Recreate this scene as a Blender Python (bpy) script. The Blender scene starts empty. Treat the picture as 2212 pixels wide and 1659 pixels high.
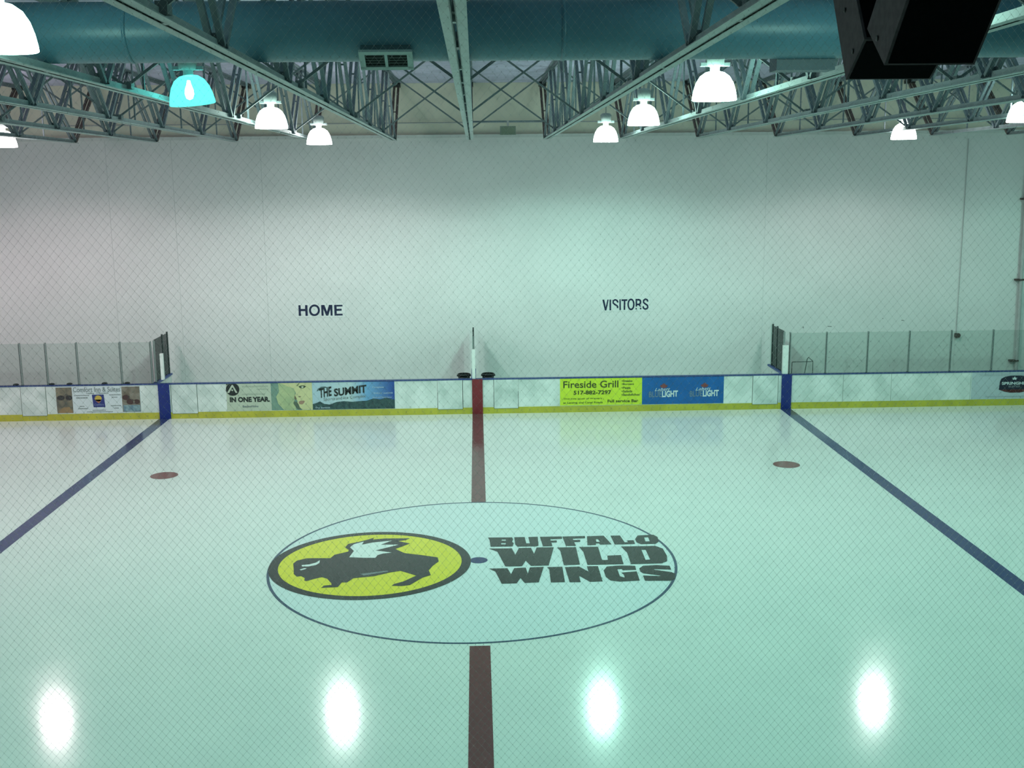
import bpy, math, random
from mathutils import Vector, Matrix
random.seed(4)
S = bpy.context.scene
COL = S.collection
PI = math.pi

# ------------------------------------------------------------------ camera
CAM = (0.0524, -19.5204, 6.9418); YAW, PIT, ROL, FPX = -0.0303, 0.1853, -0.0098, 2409.37
IW, IH = 2212, 1659
def _basis():
    Rz = Matrix.Rotation(YAW, 3, 'Z'); Rx = Matrix.Rotation(-PIT, 3, 'X')
    R = Rz @ Rx
    ex, ey, ez = R @ Vector((1,0,0)), R @ Vector((0,1,0)), R @ Vector((0,0,1))
    c, s = math.cos(ROL), math.sin(ROL)
    return ex*c + ez*s, ez*c - ex*s, ey
RIGHT, UP, FWD = _basis()
cam_data = bpy.data.cameras.new('camera'); cam = bpy.data.objects.new('camera', cam_data); COL.objects.link(cam)
cam_data.sensor_width = 36; cam_data.lens = FPX/IW*36; cam_data.clip_end = 200; cam_data.clip_start = .05
M4 = Matrix((RIGHT, UP, -FWD)).transposed().to_4x4(); M4.translation = Vector(CAM); cam.matrix_world = M4
S.camera = cam
def ray(u, v):
    return RIGHT*((u-IW/2)/FPX) - UP*((v-IH/2)/FPX) + FWD
def on_ice(u, v, z=0.0):            # a photographed point on the ice -> its place in the hall
    d = ray(u, v); t = (z-CAM[2])/d.z
    return (CAM[0]+d.x*t, CAM[1]+d.y*t)
def on_plane(u, v, y):              # a photographed point on an upright plane at depth y -> (x, z)
    d = ray(u, v); t = (y-CAM[1])/d.y
    return (CAM[0]+d.x*t, CAM[2]+d.z*t)

# ------------------------------------------------------------------ world, exposure
w = bpy.data.worlds.new('world'); S.world = w; w.use_nodes = True
w.node_tree.nodes['Background'].inputs[0].default_value = (.5, .75, .75, 1)
w.node_tree.nodes['Background'].inputs[1].default_value = 0.02
S.view_settings.view_transform = 'Standard'; S.view_settings.look = 'None'
S.view_settings.gamma = 1; S.view_settings.use_curve_mapping = False
S.view_settings.exposure = 0.0
S.cycles.use_denoising = True
S.cycles.sample_clamp_indirect = 6
S.cycles.max_bounces = 6; S.cycles.diffuse_bounces = 3; S.cycles.glossy_bounces = 3
S.cycles.use_adaptive_sampling = True; S.cycles.adaptive_threshold = .06
S.cycles.caustics_reflective = False
LAMP_W = 340.0                       # watts of the downward light of one lamp
BOWL_E = 20.0                         # glow of the acrylic bowls

# ------------------------------------------------------------------ helpers
def mat(name, col, rough=.6, metal=0, spec=.5, var=0, scale=3, col2=None, emis=None, estr=0, bump=0, ior=None):
    m = bpy.data.materials.new(name); m.use_nodes = True
    nt = m.node_tree; b = nt.nodes['Principled BSDF']
    b.inputs['Base Color'].default_value = (*col, 1); b.inputs['Roughness'].default_value = rough
    b.inputs['Metallic'].default_value = metal; b.inputs['Specular IOR Level'].default_value = spec
    if ior: b.inputs['IOR'].default_value = ior
    if emis: b.inputs['Emission Color'].default_value = (*emis, 1); b.inputs['Emission Strength'].default_value = estr
    if var or col2:
        tc = nt.nodes.new('ShaderNodeTexCoord'); no = nt.nodes.new('ShaderNodeTexNoise')
        no.inputs['Scale'].default_value = scale; no.inputs['Detail'].default_value = 5
        nt.links.new(tc.outputs['Object'], no.inputs['Vector'])
        cr = nt.nodes.new('ShaderNodeValToRGB'); nt.links.new(no.outputs['Fac'], cr.inputs[0])
        c2 = col2 or tuple(max(0, c*(1-var)) for c in col)
        cr.color_ramp.elements[0].position = .35; cr.color_ramp.elements[0].color = (*c2, 1)
        cr.color_ramp.elements[1].position = .62; cr.color_ramp.elements[1].color = (*col, 1)
        nt.links.new(cr.outputs[0], b.inputs['Base Color'])
        if bump:
            bp = nt.nodes.new('ShaderNodeBump'); bp.inputs['Strength'].default_value = bump; bp.inputs['Distance'].default_value = .01
            nt.links.new(no.outputs['Fac'], bp.inputs['Height']); nt.links.new(bp.outputs[0], b.inputs['Normal'])
    return m
def gradient_mat(name, stops, axis=0, rough=.35):
    m = bpy.data.materials.new(name); m.use_nodes = True; nt = m.node_tree; b = nt.nodes['Principled BSDF']
    b.inputs['Roughness'].default_value = rough
    tc = nt.nodes.new('ShaderNodeTexCoord'); sx = nt.nodes.new('ShaderNodeSeparateXYZ'); cr = nt.nodes.new('ShaderNodeValToRGB')
    nt.links.new(tc.outputs['Generated'], sx.inputs[0]); nt.links.new(sx.outputs[axis], cr.inputs[0]); nt.links.new(cr.outputs[0], b.inputs['Base Color'])
    while len(cr.color_ramp.elements) < len(stops): cr.color_ramp.elements.new(.5)
    for e, (p, c) in zip(cr.color_ramp.elements, stops): e.position = p; e.color = (*c, 1)
    return m

def chain_loc(o):
    v = Vector((0,0,0))
    while o is not None: v += o.location; o = o.parent
    return v
def tag(o, label=None, cat=None, group=None, kind=None):
    if label: o['label'] = label
    if cat: o['category'] = cat
    if group: o['group'] = group
    if kind: o['kind'] = kind
    return o
def thing(name, label, cat, loc=(0,0,0), group=None):
    o = bpy.data.objects.new(name, None); COL.objects.link(o); o.location = loc; o.empty_display_size = .1
    return tag(o, label, cat, group)
def copy_tree(o, parent=None):
    c = o.copy(); COL.objects.link(c); c.parent = parent
    for ch in list(o.children): copy_tree(ch, c)
    return c

class MB:
    def __init__(s): s.v = []; s.f = []; s.sm = []
    def add(s, vs, fs, smooth=False):
        n = len(s.v); s.v += [tuple(p) for p in vs]; s.f += [tuple(i+n for i in f) for f in fs]; s.sm += [smooth]*len(fs); return s
    def box(s, x0, x1, y0, y1, z0, z1):
        vs = [(x,y,z) for x in (x0,x1) for y in (y0,y1) for z in (z0,z1)]
        return s.add(vs, [(0,1,3,2),(4,6,7,5),(0,4,5,1),(2,3,7,6),(0,2,6,4),(1,5,7,3)])
    def bar(s, p, q, w, h, up=(0,0,1)):
        p, q = Vector(p), Vector(q); d = (q-p).normalized(); u = Vector(up)
        if abs(d.dot(u)) > .98: u = Vector((0,1,0))
        a = d.cross(u).normalized(); b = a.cross(d).normalized()
        vs = [e + a*(i*w/2) + b*(j*h/2) for e in (p,q) for i in (-1,1) for j in (-1,1)]
        return s.add(vs, [(0,1,3,2),(4,6,7,5),(0,4,5,1),(2,3,7,6),(0,2,6,4),(1,5,7,3)])
    def tube(s, pts, r, n=8, closed=False):
        pts = [Vector(p) for p in pts]; rings = []; prev = None
        for i, p in enumerate(pts):
            d = ((pts[min(i+1,len(pts)-1)]-p).normalized() + (p-pts[max(i-1,0)]).normalized()).normalized()
            if prev is None:
                u = Vector((0,0,1)) if abs(d.z) < .9 else Vector((1,0,0)); a = d.cross(u).normalized()
            else: a = (prev - d*prev.dot(d)).normalized()
            prev = a; b = d.cross(a)
            rings.append([p + a*(r*math.cos(2*PI*k/n)) + b*(r*math.sin(2*PI*k/n)) for k in range(n)])
        vs = [v for R in rings for v in R]; fs = []
        for i in range(len(pts)-1):
            for k in range(n): fs.append((i*n+k, i*n+(k+1)%n, (i+1)*n+(k+1)%n, (i+1)*n+k))
        s.add(vs, fs, True)
        s.add(rings[0], [tuple(range(n))[::-1]]); s.add(rings[-1], [tuple(range(n))])
        return s
    def lathe(s, prof, n=24, c=(0,0,0), axis='z', caps=True):
        def P(r, h, k):
            a = 2*PI*k/n
            if axis == 'z': return (c[0]+r*math.cos(a), c[1]+r*math.sin(a), c[2]+h)
            if axis == 'x': return (c[0]+h, c[1]+r*math.cos(a), c[2]+r*math.sin(a))
            return (c[0]+r*math.sin(a), c[1]+h, c[2]+r*math.cos(a))
        vs = [P(r,h,k) for r,h in prof for k in range(n)]; fs = []
        for i in range(len(prof)-1):
            for k in range(n): fs.append((i*n+k, i*n+(k+1)%n, (i+1)*n+(k+1)%n, (i+1)*n+k))
        s.add(vs, fs, True)
        if caps:
            if prof[0][0] > 1e-4: s.add([P(*prof[0],k) for k in range(n)], [tuple(range(n))[::-1]])
            if prof[-1][0] > 1e-4: s.add([P(*prof[-1],k) for k in range(n)], [tuple(range(n))])
        return s
    def prism(s, poly, f0, f1):      # f0/f1 map a 2D point to the near and far 3D points
        n = len(poly); vs = [f0(p) for p in poly] + [f1(p) for p in poly]
        fs = [tuple(range(n)), tuple(range(n,2*n))[::-1]] + [(i, i+n, (i+1)%n+n, (i+1)%n) for i in range(n)]
        return s.add(vs, fs)
    def build(s, name, m, parent=None, label=None, fix=True):
        off = chain_loc(parent) if parent else Vector((0,0,0))
        me = bpy.data.meshes.new(name)
        me.from_pydata([(x-off.x, y-off.y, z-off.z) for x,y,z in s.v], [], s.f)
        me.polygons.foreach_set('use_smooth', s.sm)
        if fix:
            import bmesh
            b = bmesh.new(); b.from_mesh(me); bmesh.ops.recalc_face_normals(b, faces=b.faces); b.to_mesh(me); b.free()
        me.materials.append(m); me.update()
        o = bpy.data.objects.new(name, me); COL.objects.link(o); o.parent = parent
        if label: o['label'] = label
        return o

def curve_mesh(cu, name):
    ob = bpy.data.objects.new('tmp', cu); COL.objects.link(ob)
    dg = bpy.context.evaluated_depsgraph_get(); dg.update()
    me = bpy.data.meshes.new_from_object(ob.evaluated_get(dg)); me.name = name
    bpy.data.objects.remove(ob); bpy.data.curves.remove(cu)
    return me
def place_flat(me, f, m, name, parent, label=None):
    off = chain_loc(parent) if parent else Vector((0,0,0))
    for v in me.vertices: v.co = Vector(f(v.co.x, v.co.y, v.co.z)) - off
    me.materials.clear(); me.materials.append(m); me.update()
    o = bpy.data.objects.new(name, me); COL.objects.link(o); o.parent = parent
    if label: o['label'] = label
    return o
def flat_loops(loops, extr=.002):
    cu = bpy.data.curves.new('c', 'CURVE'); cu.dimensions = '2D'; cu.fill_mode = 'BOTH'; cu.extrude = extr
    for L in loops:
        sp = cu.splines.new('POLY'); sp.points.add(len(L)-1); sp.use_cyclic_u = True
        for q, p in zip(sp.points, L): q.co = (p[0], p[1], 0, 1)
    return cu
def ice_shape(name, loops, m, z, parent, label=None):    # loops already in hall coordinates
    me = curve_mesh(flat_loops(loops, .0008), name)
    return place_flat(me, lambda a,b,c: (a, b, z+c), m, name, parent, label)
def upright_shape(name, loops, m, y, parent, label=None, extr=.002):   # loops in (x, z)
    me = curve_mesh(flat_loops(loops, extr), name)
    return place_flat(me, lambda a,b,c: (a, y-c, b), m, name, parent, label)
def upright_text(name, txt, x0, x1, z0, z1, y, m, parent, label=None, bold=0, shear=0, tilt=0, extr=.002, arc=0):
    cu = bpy.data.curves.new('t', 'FONT'); cu.body = txt; cu.size = 1; cu.offset = bold; cu.shear = shear; cu.resolution_u = 3
    cu.extrude = extr
    me = curve_mesh(cu, name)
    xs = [v.co.x for v in me.vertices]; ys = [v.co.y for v in me.vertices]
    a, b, c, d = min(xs), max(xs), min(ys), max(ys)
    def f(x, yy, e):
        fx = (x-a)/(b-a); fz = (yy-c)/(d-c)
        return (x0+fx*(x1-x0), y-(extr if e > 0 else -extr), z0+fz*(z1-z0)+tilt*(fx-.5)+arc*(.25-(fx-.5)**2))
    return place_flat(me, f, m, name, parent, label)
def ring(cx, cy, rx, ry, n=96, rev=False):
    p = [(cx+rx*math.cos(2*PI*k/n), cy+ry*math.sin(2*PI*k/n)) for k in range(n)]
    return p[::-1] if rev else p
def rect(x0, x1, z0, z1): return [(x0,z0),(x1,z0),(x1,z1),(x0,z1)]

# ------------------------------------------------------------------ materials
def ice_like(name, col, rough=.13, var=.0, col2=None):
    m = mat(name, col, rough, 0, .5, ior=1.31)
    nt = m.node_tree; b = nt.nodes['Principled BSDF']
    tc = nt.nodes.new('ShaderNodeTexCoord'); no = nt.nodes.new('ShaderNodeTexNoise'); no.inputs['Scale'].default_value = .9; no.inputs['Detail'].default_value = 8
    nt.links.new(tc.outputs['Object'], no.inputs['Vector'])
    mr = nt.nodes.new('ShaderNodeMapRange'); mr.inputs[3].default_value = rough-.03; mr.inputs[4].default_value = rough+.04
    nt.links.new(no.outputs['Fac'], mr.inputs[0]); nt.links.new(mr.outputs[0], b.inputs['Roughness'])
    if col2:
        cr = nt.nodes.new('ShaderNodeValToRGB'); cr.color_ramp.elements[0].position = .3; cr.color_ramp.elements[1].position = .7
        cr.color_ramp.elements[0].color = (*col2,1); cr.color_ramp.elements[1].color = (*col,1)
        nt.links.new(no.outputs['Fac'], cr.inputs[0]); nt.links.new(cr.outputs[0], b.inputs['Base Color'])
    return m
ICE = ice_like('ice', (.76,.77,.75), col2=(.73,.74,.725))
ICE_BLUE = ice_like('ice_tinted', (.70,.755,.77))
P_NAVY = ice_like('paint_navy', (.045,.06,.16))
P_RED = ice_like('paint_red', (.17,.065,.07))
P_SPOT = ice_like('paint_spot', (.24,.10,.10))
P_BLACK = ice_like('paint_black', (.045,.05,.048))
P_YEL = ice_like('paint_yellow', (.78,.66,.05))
P_WHITE = ice_like('paint_white', (.78,.80,.79))
P_GREY = ice_like('paint_grey', (.20,.22,.23))
P_THIN = ice_like('paint_line', (.07,.10,.16))
WALL = mat('wall_paint', (.80,.80,.80), .75, var=.05, scale=.7)
WALL_UP = mat('wall_cream', (.84,.80,.68), .8, var=.08, scale=1.2)
DECK = mat('deck_metal', (.55,.54,.70), .55, var=.15, scale=2)
CONC = mat('concrete', (.35,.35,.34), .85, var=.2, scale=4)
STEEL = mat('joist_paint', (.42,.49,.50), .55, var=.14, scale=5)
STEEL_D = mat('joist_web_paint', (.20,.25,.28), .55, var=.2, scale=6)
BROWN = mat('joist_primer', (.20,.15,.14), .7, var=.25, scale=6)
BRACE = mat('brace_steel', (.20,.24,.25), .55, var=.2, scale=6)
DUCT = mat('duct_skin', (.085,.20,.27), .4, var=.12, scale=1.5)
DUCT_B = mat('diffuser_frame', (.36,.46,.46), .5, var=.1, scale=4)
DARK = mat('dark_grille', (.018,.03,.03), .6)
BLACK = mat('black_plastic', (.012,.014,.015), .45)
SPK = mat('speaker_cabinet', (.16,.13,.145), .7, spec=.15, var=.2, scale=30)
SPK_G = mat('speaker_grille', (.004,.0045,.006), .8, spec=.05, var=.3, scale=60)
BOARD = mat('board_white', (.80,.82,.81), .35, col2=(.58,.63,.61), scale=1.6)
GATE = mat('gate_white', (.76,.79,.78), .35, col2=(.52,.58,.56), scale=2.3)
SEAM = mat('seam_grey', (.35,.38,.38), .6)
KICK = mat('kick_yellow', (.52,.47,.05), .4, var=.18, scale=2)
CAP = mat('cap_blue', (.03,.06,.22), .4, var=.2, scale=5)
PADB = mat('marker_blue', (.010,.025,.19), .4)
PADR = mat('marker_red', (.22,.022,.03), .4, var=.15, scale=5)
SILL = mat('sill_blue', (.07,.11,.36), .45, var=.2, scale=5)
POSTM = mat('post_aluminium', (.34,.38,.38), .4, .6)
POSTD = mat('post_dark', (.05,.065,.065), .5)
PADW = mat('pad_white', (.85,.86,.84), .5, var=.06, scale=8)
NAVY = mat('letter_navy', (.008,.014,.06), .5)
INK = mat('ink_black', (.015,.02,.02), .45)
INKG = mat('ink_grey', (.20,.23,.24), .5)
PAPER = mat('sign_paper', (.82,.83,.83), .6, var=.03)
PIPE = mat('pipe_grey', (.50,.49,.50), .5, var=.1, scale=3)
RUST = mat('box_brown', (.07,.045,.04), .6)
FLOODG = mat('flood_glass', (.22,.27,.20), .3)
WIRE = mat('fence_wire', (.72,.74,.73), .35, .25)
WHITE = mat('print_white', (.82,.84,.84), .4)
def glass_mat(name, tint):
    m = bpy.data.materials.new(name); m.use_nodes = True; nt = m.node_tree; nt.nodes.clear()
    o = nt.nodes.new('ShaderNodeOutputMaterial'); t = nt.nodes.new('ShaderNodeBsdfTransparent'); g = nt.nodes.new('ShaderNodeBsdfGlossy'); x = nt.nodes.new('ShaderNodeMixShader'); fr = nt.nodes.new('ShaderNodeFresnel')
    fr.inputs[0].default_value = 1.4
    t.inputs[0].default_value = (*tint, 1); g.inputs[0].default_value = (.9,.95,.95,1); g.inputs['Roughness'].default_value = .03
    nt.links.new(fr.outputs[0], x.inputs[0]); nt.links.new(t.outputs[0], x.inputs[1]); nt.links.new(g.outputs[0], x.inputs[2]); nt.links.new(x.outputs[0], o.inputs[0])
    return m
GLASS = glass_mat('rink_glass', (.90,.935,.92))

# ------------------------------------------------------------------ setting
YB = 12.8                            # ice face of the far boards
WY = 14.9                            # far wall
def zdeck(y): return 9.66 + (WY-y)*.006
def zbot(y): return 7.93 + (12.8-y)*.006
def struct(name, mb, m, parent=None):
    o = mb.build(name, m, parent); o['kind'] = 'structure'; return o
struct('floor', MB().box(-31,31,-24,16,-.30,-.06), CONC)
ice = struct('ice_surface', MB().box(-30,30,-12.9,12.9,-.05,0), ICE)
struct('floor_bench_platform', MB().box(-20,20,13.0,WY,-.05,.25), CONC)
struct('floor_stand', MB().box(-30,30,-24,-13.0,-.05,.30), CONC)
wall = struct('wall_far', MB().box(-31,31,WY,WY+.3,0,8.06), WALL)
struct('wall_far_upper', MB().box(-31,31,WY+.08,WY+.3,8.06,9.72), WALL_UP)
struct('wall_left', MB().box(-31.3,-31,-24,15.2,0,10.2), WALL)
struct('wall_right', MB().box(31,31.3,-24,15.2,0,10.2), WALL)
struct('wall_back', MB().box(-31,31,-24.3,-24,0,10.2), WALL)
# corrugated deck, ribs along x
mb = MB(); pts = []; y = -24.0; st = .15
while y < 15.1:
    for dy, dz in ((0,0),(.07,0),(.095,.045),(.125,.045)): pts.append((y+dy, zdeck(y+dy)+dz))
    y += st
vs = [(x,p[0],p[1]) for p in pts for x in (-31,31)]
mb.add(vs, [(2*i,2*i+1,2*i+3,2*i+2) for i in range(len(pts)-1)])
mb.box(-31,31,-24,15.2,10.0,10.15)
struct('ceiling', mb, DECK)
struct('trim_1', MB().box(-31,31,WY-.05,WY+.08,8.06,8.15), mat('ledge_white',(.72,.73,.72),.6))
# faint vertical panel joints of the far wall
mb = MB()
for x in (-15.2,-11.0,-9.05,-6.4,8.95,15.1): mb.box(x-.009,x+.009,WY-.004,WY,.25,8.06)
mb.build('panel_joint', mat('joint_grey',(.71,.72,.72),.8), wall)
# scuffs left by pucks
mb = MB()
for u,v,du,dv in ((1792,705,9,2),(1735,707,2,5),(1790,772,3,1),(152,785,2,2),(186,818,2,2),(1950,692,6,2),(1907,688,2,2),(100,760,1,1),(2040,640,1,1),(1330,640,1,1)):
    x,z = on_plane(u,v,WY); k=.0148/2
    mb.add([(x-du*k,WY-.003,z-dv*k*.4),(x+du*k,WY-.003,z-dv*k),(x+du*k,WY-.003,z+dv*k*.4),(x-du*k,WY-.003,z+dv*k)],[(0,1,2,3)])
mb.build('scuff_mark', mat('scuff_grey',(.25,.25,.26),.8), wall)

# ------------------------------------------------------------------ markings in the ice
B = 9.187
for sx, nm in ((-1,'left'),(1,'right')):
    ice_shape('blue_line', [rect(sx*B-.155, sx*B+.155, -12.7, YB-.02)], P_NAVY, .002, ice, 'dark blue line across the ice, %s of centre' % nm)
CX, CY, CR = -.10, 0.0, 3.687
ice_shape('centre_line', [rect(-.155+.01,.165,CR+.02,YB-.02), ], P_RED, .002, ice, 'dull red centre line beyond the circle')
ice_shape('centre_line', [rect(-.155+.01,.165,-12.7,-CR-.10)], P_RED, .002, ice, 'dull red centre line on the near side of the circle')
ice_shape('circle_fill', [ring(CX,CY,CR-.03,CR-.03,160)], ICE_BLUE, .001, ice, 'faintly blue ice inside the centre circle')
ice_shape('circle_line', [ring(CX,CY,CR+.02,CR+.02,160), ring(CX,CY,CR-.03,CR-.03,160,True)], P_THIN, .003, ice, 'thin blue line of the centre circle')
ice_shape('faceoff_dot', [ring(.0,0,.165,.165,40)], P_NAVY, .003, ice, 'blue centre face-off dot')
for sx in (-1,1):
    ice_shape('faceoff_spot', [ring(sx*(B-1.737),6.38,.32,.32,48)], P_SPOT, .002, ice, 'dull red face-off spot in the neutral zone')
def crop_pts(L, ox, oy, sc=4.424): return [on_ice(ox+a/sc, oy+b/sc) for a,b in L]
LOGO = (-1.97, -.04, 1.83, 1.80)
ice_shape('logo_ring', [ring(*LOGO,120), ring(LOGO[0],LOGO[1],LOGO[2]-.17,LOGO[3]-.17,120,True)], P_BLACK, .006, ice, 'black ring of the round logo')
ice_shape('logo_field', [ring(LOGO[0],LOGO[1],LOGO[2]-.16,LOGO[3]-.16,120)], P_YEL, .005, ice, 'yellow field of the round logo')
bison = [(325,700),(360,672),(450,650),(560,648),(680,648),(720,615),(800,597),(850,585),(858,570),(820,545),(850,512),(960,490),(1040,470),(1100,452),(1085,470),(1200,460),(1440,458),(1400,475),(1330,485),(1440,508),(1370,535),(1300,560),(1390,600),(1560,620),(1705,640),(1715,680),(1660,720),(1620,765),(1640,810),(1560,835),(1440,905),(1360,915),(1265,912),(1290,895),(1380,870),(1500,815),(1420,790),(1350,770),(1250,785),(1100,820),(1000,830),(900,840),(840,880),(790,880),(750,925),(590,932),(620,910),(690,905),(690,890),(650,845),(600,830),(530,845),(450,868),(430,862),(435,838),(400,820),(360,825),(330,800),(330,760)]
ice_shape('logo_buffalo', [crop_pts(bison,560,1060)], P_BLACK, .007, ice, 'black winged buffalo silhouette')
wing = [(860,640),(905,580),(868,545),(905,515),(1000,490),(980,520),(1080,500),(1270,480),(1160,520),(1330,520),(1110,575),(1270,595),(1180,605),(1130,620),(1110,645),(1000,645)]
ice_shape('logo_wing', [crop_pts(wing,560,1060)], P_WHITE, .008, ice, 'white wing of the buffalo')
ice_shape('logo_horn', [crop_pts([(405,715),(480,708),(545,690),(580,668),(575,695),(540,715),(470,728),(410,728)],560,1060), crop_pts([(385,758),(430,745),(450,745),(445,752),(400,765)],560,1060)], P_WHITE, .008, ice, 'white horn and eye of the buffalo')
ice_shape('logo_shading', [crop_pts([(960,800),(1220,768),(1240,775),(1000,815)],560,1060)], P_GREY, .008, ice, 'grey streak under the buffalo belly')
WORDS = {
 'BUFFALO': [[(240,185),(470,183),(480,200),(470,225),(485,240),(475,268),(265,272),(255,210)],[(370,203),(370,215),(410,215),(410,203)],[(365,237),(365,250),(410,250),(410,237)],
  [(490,182),(590,180),(605,240),(640,240),(625,180),(715,177),(722,262),(700,268),(520,270),(500,250)],
  [(735,178),(945,174),(948,196),(835,200),(838,214),(895,212),(898,230),(845,232),(855,266),(765,268)],
  [(950,175),(1165,170),(1168,190),(1050,195),(1055,208),(1120,206),(1122,224),(1062,228),(1080,262),(985,265)],
  [(1185,172),(1345,167),(1420,248),(1310,252),(1300,240),(1270,240),(1272,255),(1190,257)],[(1270,200),(1275,226),(1310,225),(1290,200)],
  [(1410,167),(1500,165),(1545,230),(1575,230),(1570,212),(1630,210),(1645,245),(1450,250)],
  [(1645,200),(1670,165),(1820,158),(1860,180),(1870,225),(1840,243),(1700,247),(1660,230)],[(1730,182),(1745,222),(1785,220),(1770,180)]],
 'WILD': [[(250,290),(468,288),(500,350),(535,285),(650,283),(680,340),(705,280),(868,278),(820,450),(650,455),(600,405),(565,458),(405,460),(330,320)],
  [(900,280),(1080,277),(1118,442),(965,448),(930,310)],
  [(1110,275),(1290,272),(1330,400),(1385,398),(1380,358),(1510,352),(1535,438),(1190,445),(1150,320)],
  [(1510,270),(1840,265),(1910,290),(1950,360),(1950,410),(1900,430),(1605,438),(1570,330)],[(1705,300),(1745,398),(1790,395),(1745,300)]],
 'WINGS': [[(250,482),(425,478),(460,535),(490,477),(600,472),(620,530),(640,470),(772,465),(725,612),(590,618),(550,570),(515,622),(370,625),(310,510)],
  [(805,468),(950,464),(975,610),(840,614),(825,490)],
  [(975,468),(1110,462),(1200,510),(1185,460),(1290,458),(1335,603),(1215,607),(1110,550),(1125,610),(1020,612)],
  [(1345,500),(1375,462),(1500,452),(1645,455),(1655,492),(1525,496),(1520,484),(1475,486),(1500,555),(1545,568),(1540,540),(1515,520),(1660,508),(1690,595),(1500,605),(1410,595),(1365,560)],
  [(1685,480),(1720,455),(1850,448),(1975,455),(1990,490),(1830,485),(1825,492),(1990,515),(2030,530),(2025,580),(1990,597),(1740,597),(1720,548),(1880,553),(1895,548),(1720,525),(1695,510)]]}
for k, L in WORDS.items():
    ice_shape('logo_lettering', [crop_pts(p,1000,1120) for p in L], P_BLACK, .006, ice, 'black block lettering reading %s' % k)

# ------------------------------------------------------------------ far dasher boards
boards = thing('dasher_boards', 'long white dasher boards with yellow kick strip along the far side of the ice', 'boards', (0,YB,0))
gates = [(-13.29,-12.56),(-8.95,-8.19),(-1.17,-.42),(.49,1.22),(8.18,8.95)]
seams = [-20,-17.6,-15.2,-13.29,-12.56,-10.9,-8.95,-8.19,-5.8,-3.5,-1.17,-.42,.49,1.22,3.6,6.0,8.18,8.95,10.9,12.35,14.75,17.2,20]
for a, b in zip(seams, seams[1:]):
    if (a,b) in gates:
        g = MB().box(a+.012,b-.012,YB-.012,YB+.09,.15,1.02).build('gate', GATE, boards, 'white gate in the boards, its bottom lower than the panels beside it')
        MB().box(a+.012,b-.012,YB-.016,YB-.011,.15,.162).build('gate_edge', SEAM, g)
        MB().box(a+.03,b-.03,YB+.09,YB+.12,.6,.66).build('latch', POSTM, g)
        MB().box(a,b,YB+.0,YB+.09,0,.145).build('kick_strip', KICK, boards)
    else:
        MB().box(a+.004,b-.004,YB,YB+.1,.19,1.02).build('panel', BOARD, boards)
        MB().box(a,b,YB-.012,YB+.1,0,.19).build('kick_strip', KICK, boards)
MB().box(-20,20,YB-.015,YB+.13,1.02,1.05).build('cap_rail', CAP, boards, 'dark blue cap rail')
for a,b,m,l in ((-9.31,-8.985,PADB,'blue line marker on the left of the boards'),(-.145,.165,PADR,'red centre line marker on the boards'),(9.045,9.345,PADB,'blue line marker on the right of the boards')):
    MB().box(a,b,YB-.035,YB-.016,0,1.045).build('line_marker', m, boards, l)

# ------------------------------------------------------------------ advertisements on the boards
AY = YB-.006
ZA, ZB = .205, 1.015
def ad(label, x0, x1, m):
    t = thing('advertising_banner', label, 'advertisement', ((x0+x1)/2, AY, (ZA+ZB)/2), 'advertisements on the far boards')
    MB().box(x0, x1, AY, YB-.0005, ZA, ZB).build('backing', m, t)
    return t, (lambda fx: x0+fx*(x1-x0)), (lambda fz: ZB-fz*(ZB-ZA))     # fz counts down from the top
def T(t, X, Z, txt, a, b, c, d, m, **k):
    return upright_text('lettering', txt, X(a), X(b), Z(d), Z(c), AY-.004, m, t, **k)
def shp(t, X, Z, name, L, m, lev=0, label=None):
    o = upright_shape(name, [[(X(a),Z(b)) for a,b in l] for l in L], m, AY-.003-.002*lev, t, label, .001)
    if name == 'small_print': o['kind'] = 'stuff'
    return o
def ell(cx, cy, rx, ry, n=28): return [(cx+rx*math.cos(2*PI*k/n), cy+ry*math.sin(2*PI*k/n)) for k in range(n)]
# hotel banner, left
t,X,Z = ad('pale hotel banner with a blue square logo between two room photos', -12.27, -9.84, mat('banner_grey',(.66,.70,.74),.4))
shp(t,X,Z,'photo_panel',[[(.0,.04),(.19,.04),(.19,.98),(.0,.98)]],mat('photo_brown',(.11,.10,.085),.5,col2=(.25,.21,.15),scale=4),0,'brown photo of a hotel room')
shp(t,X,Z,'photo_detail',[ell(.055,.42,.045,.09),ell(.15,.42,.04,.09)],mat('sofa_dark',(.035,.03,.035),.6),1)
shp(t,X,Z,'photo_detail',[[(0,.98),(.06,.78),(.15,.76),(.19,.98)]],mat('table_tan',(.30,.19,.10),.6),1)
shp(t,X,Z,'photo_panel',[[(.78,.04),(.995,.04),(.995,.97),(.78,.97)]],mat('photo_tan',(.15,.12,.09),.5,col2=(.30,.27,.23),scale=4),0,'brown photo of a dining room')
shp(t,X,Z,'photo_detail',[ell(.83,.44,.045,.10),ell(.88,.60,.05,.10),ell(.95,.60,.04,.09)],mat('chair_dark',(.07,.035,.035),.6),1)
shp(t,X,Z,'photo_detail',[[(.79,.72),(.99,.72),(.99,.96),(.79,.96)]],mat('pool_blue',(.12,.20,.27),.5,col2=(.30,.42,.46),scale=9),1)
T(t,X,Z,'Comfort Inn & Suites',.205,.765,.04,.22,INKG,bold=.005)
T(t,X,Z,'Lansing - Dimondale',.36,.62,.235,.31,INKG)
shp(t,X,Z,'logo_square',[[(.425,.32),(.565,.32),(.575,.78),(.435,.78)]],mat('logo_indigo',(.03,.04,.20),.4),0,'dark blue square logo')
shp(t,X,Z,'logo_sun',[ell(.497,.46,.042,.11)],mat('logo_amber',(.60,.42,.08),.4),1)
shp(t,X,Z,'logo_sun',[[(.46,.50),(.535,.50),(.52,.58),(.50,.64),(.475,.58)]],mat('logo_orange',(.42,.16,.08),.4),1)
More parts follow.
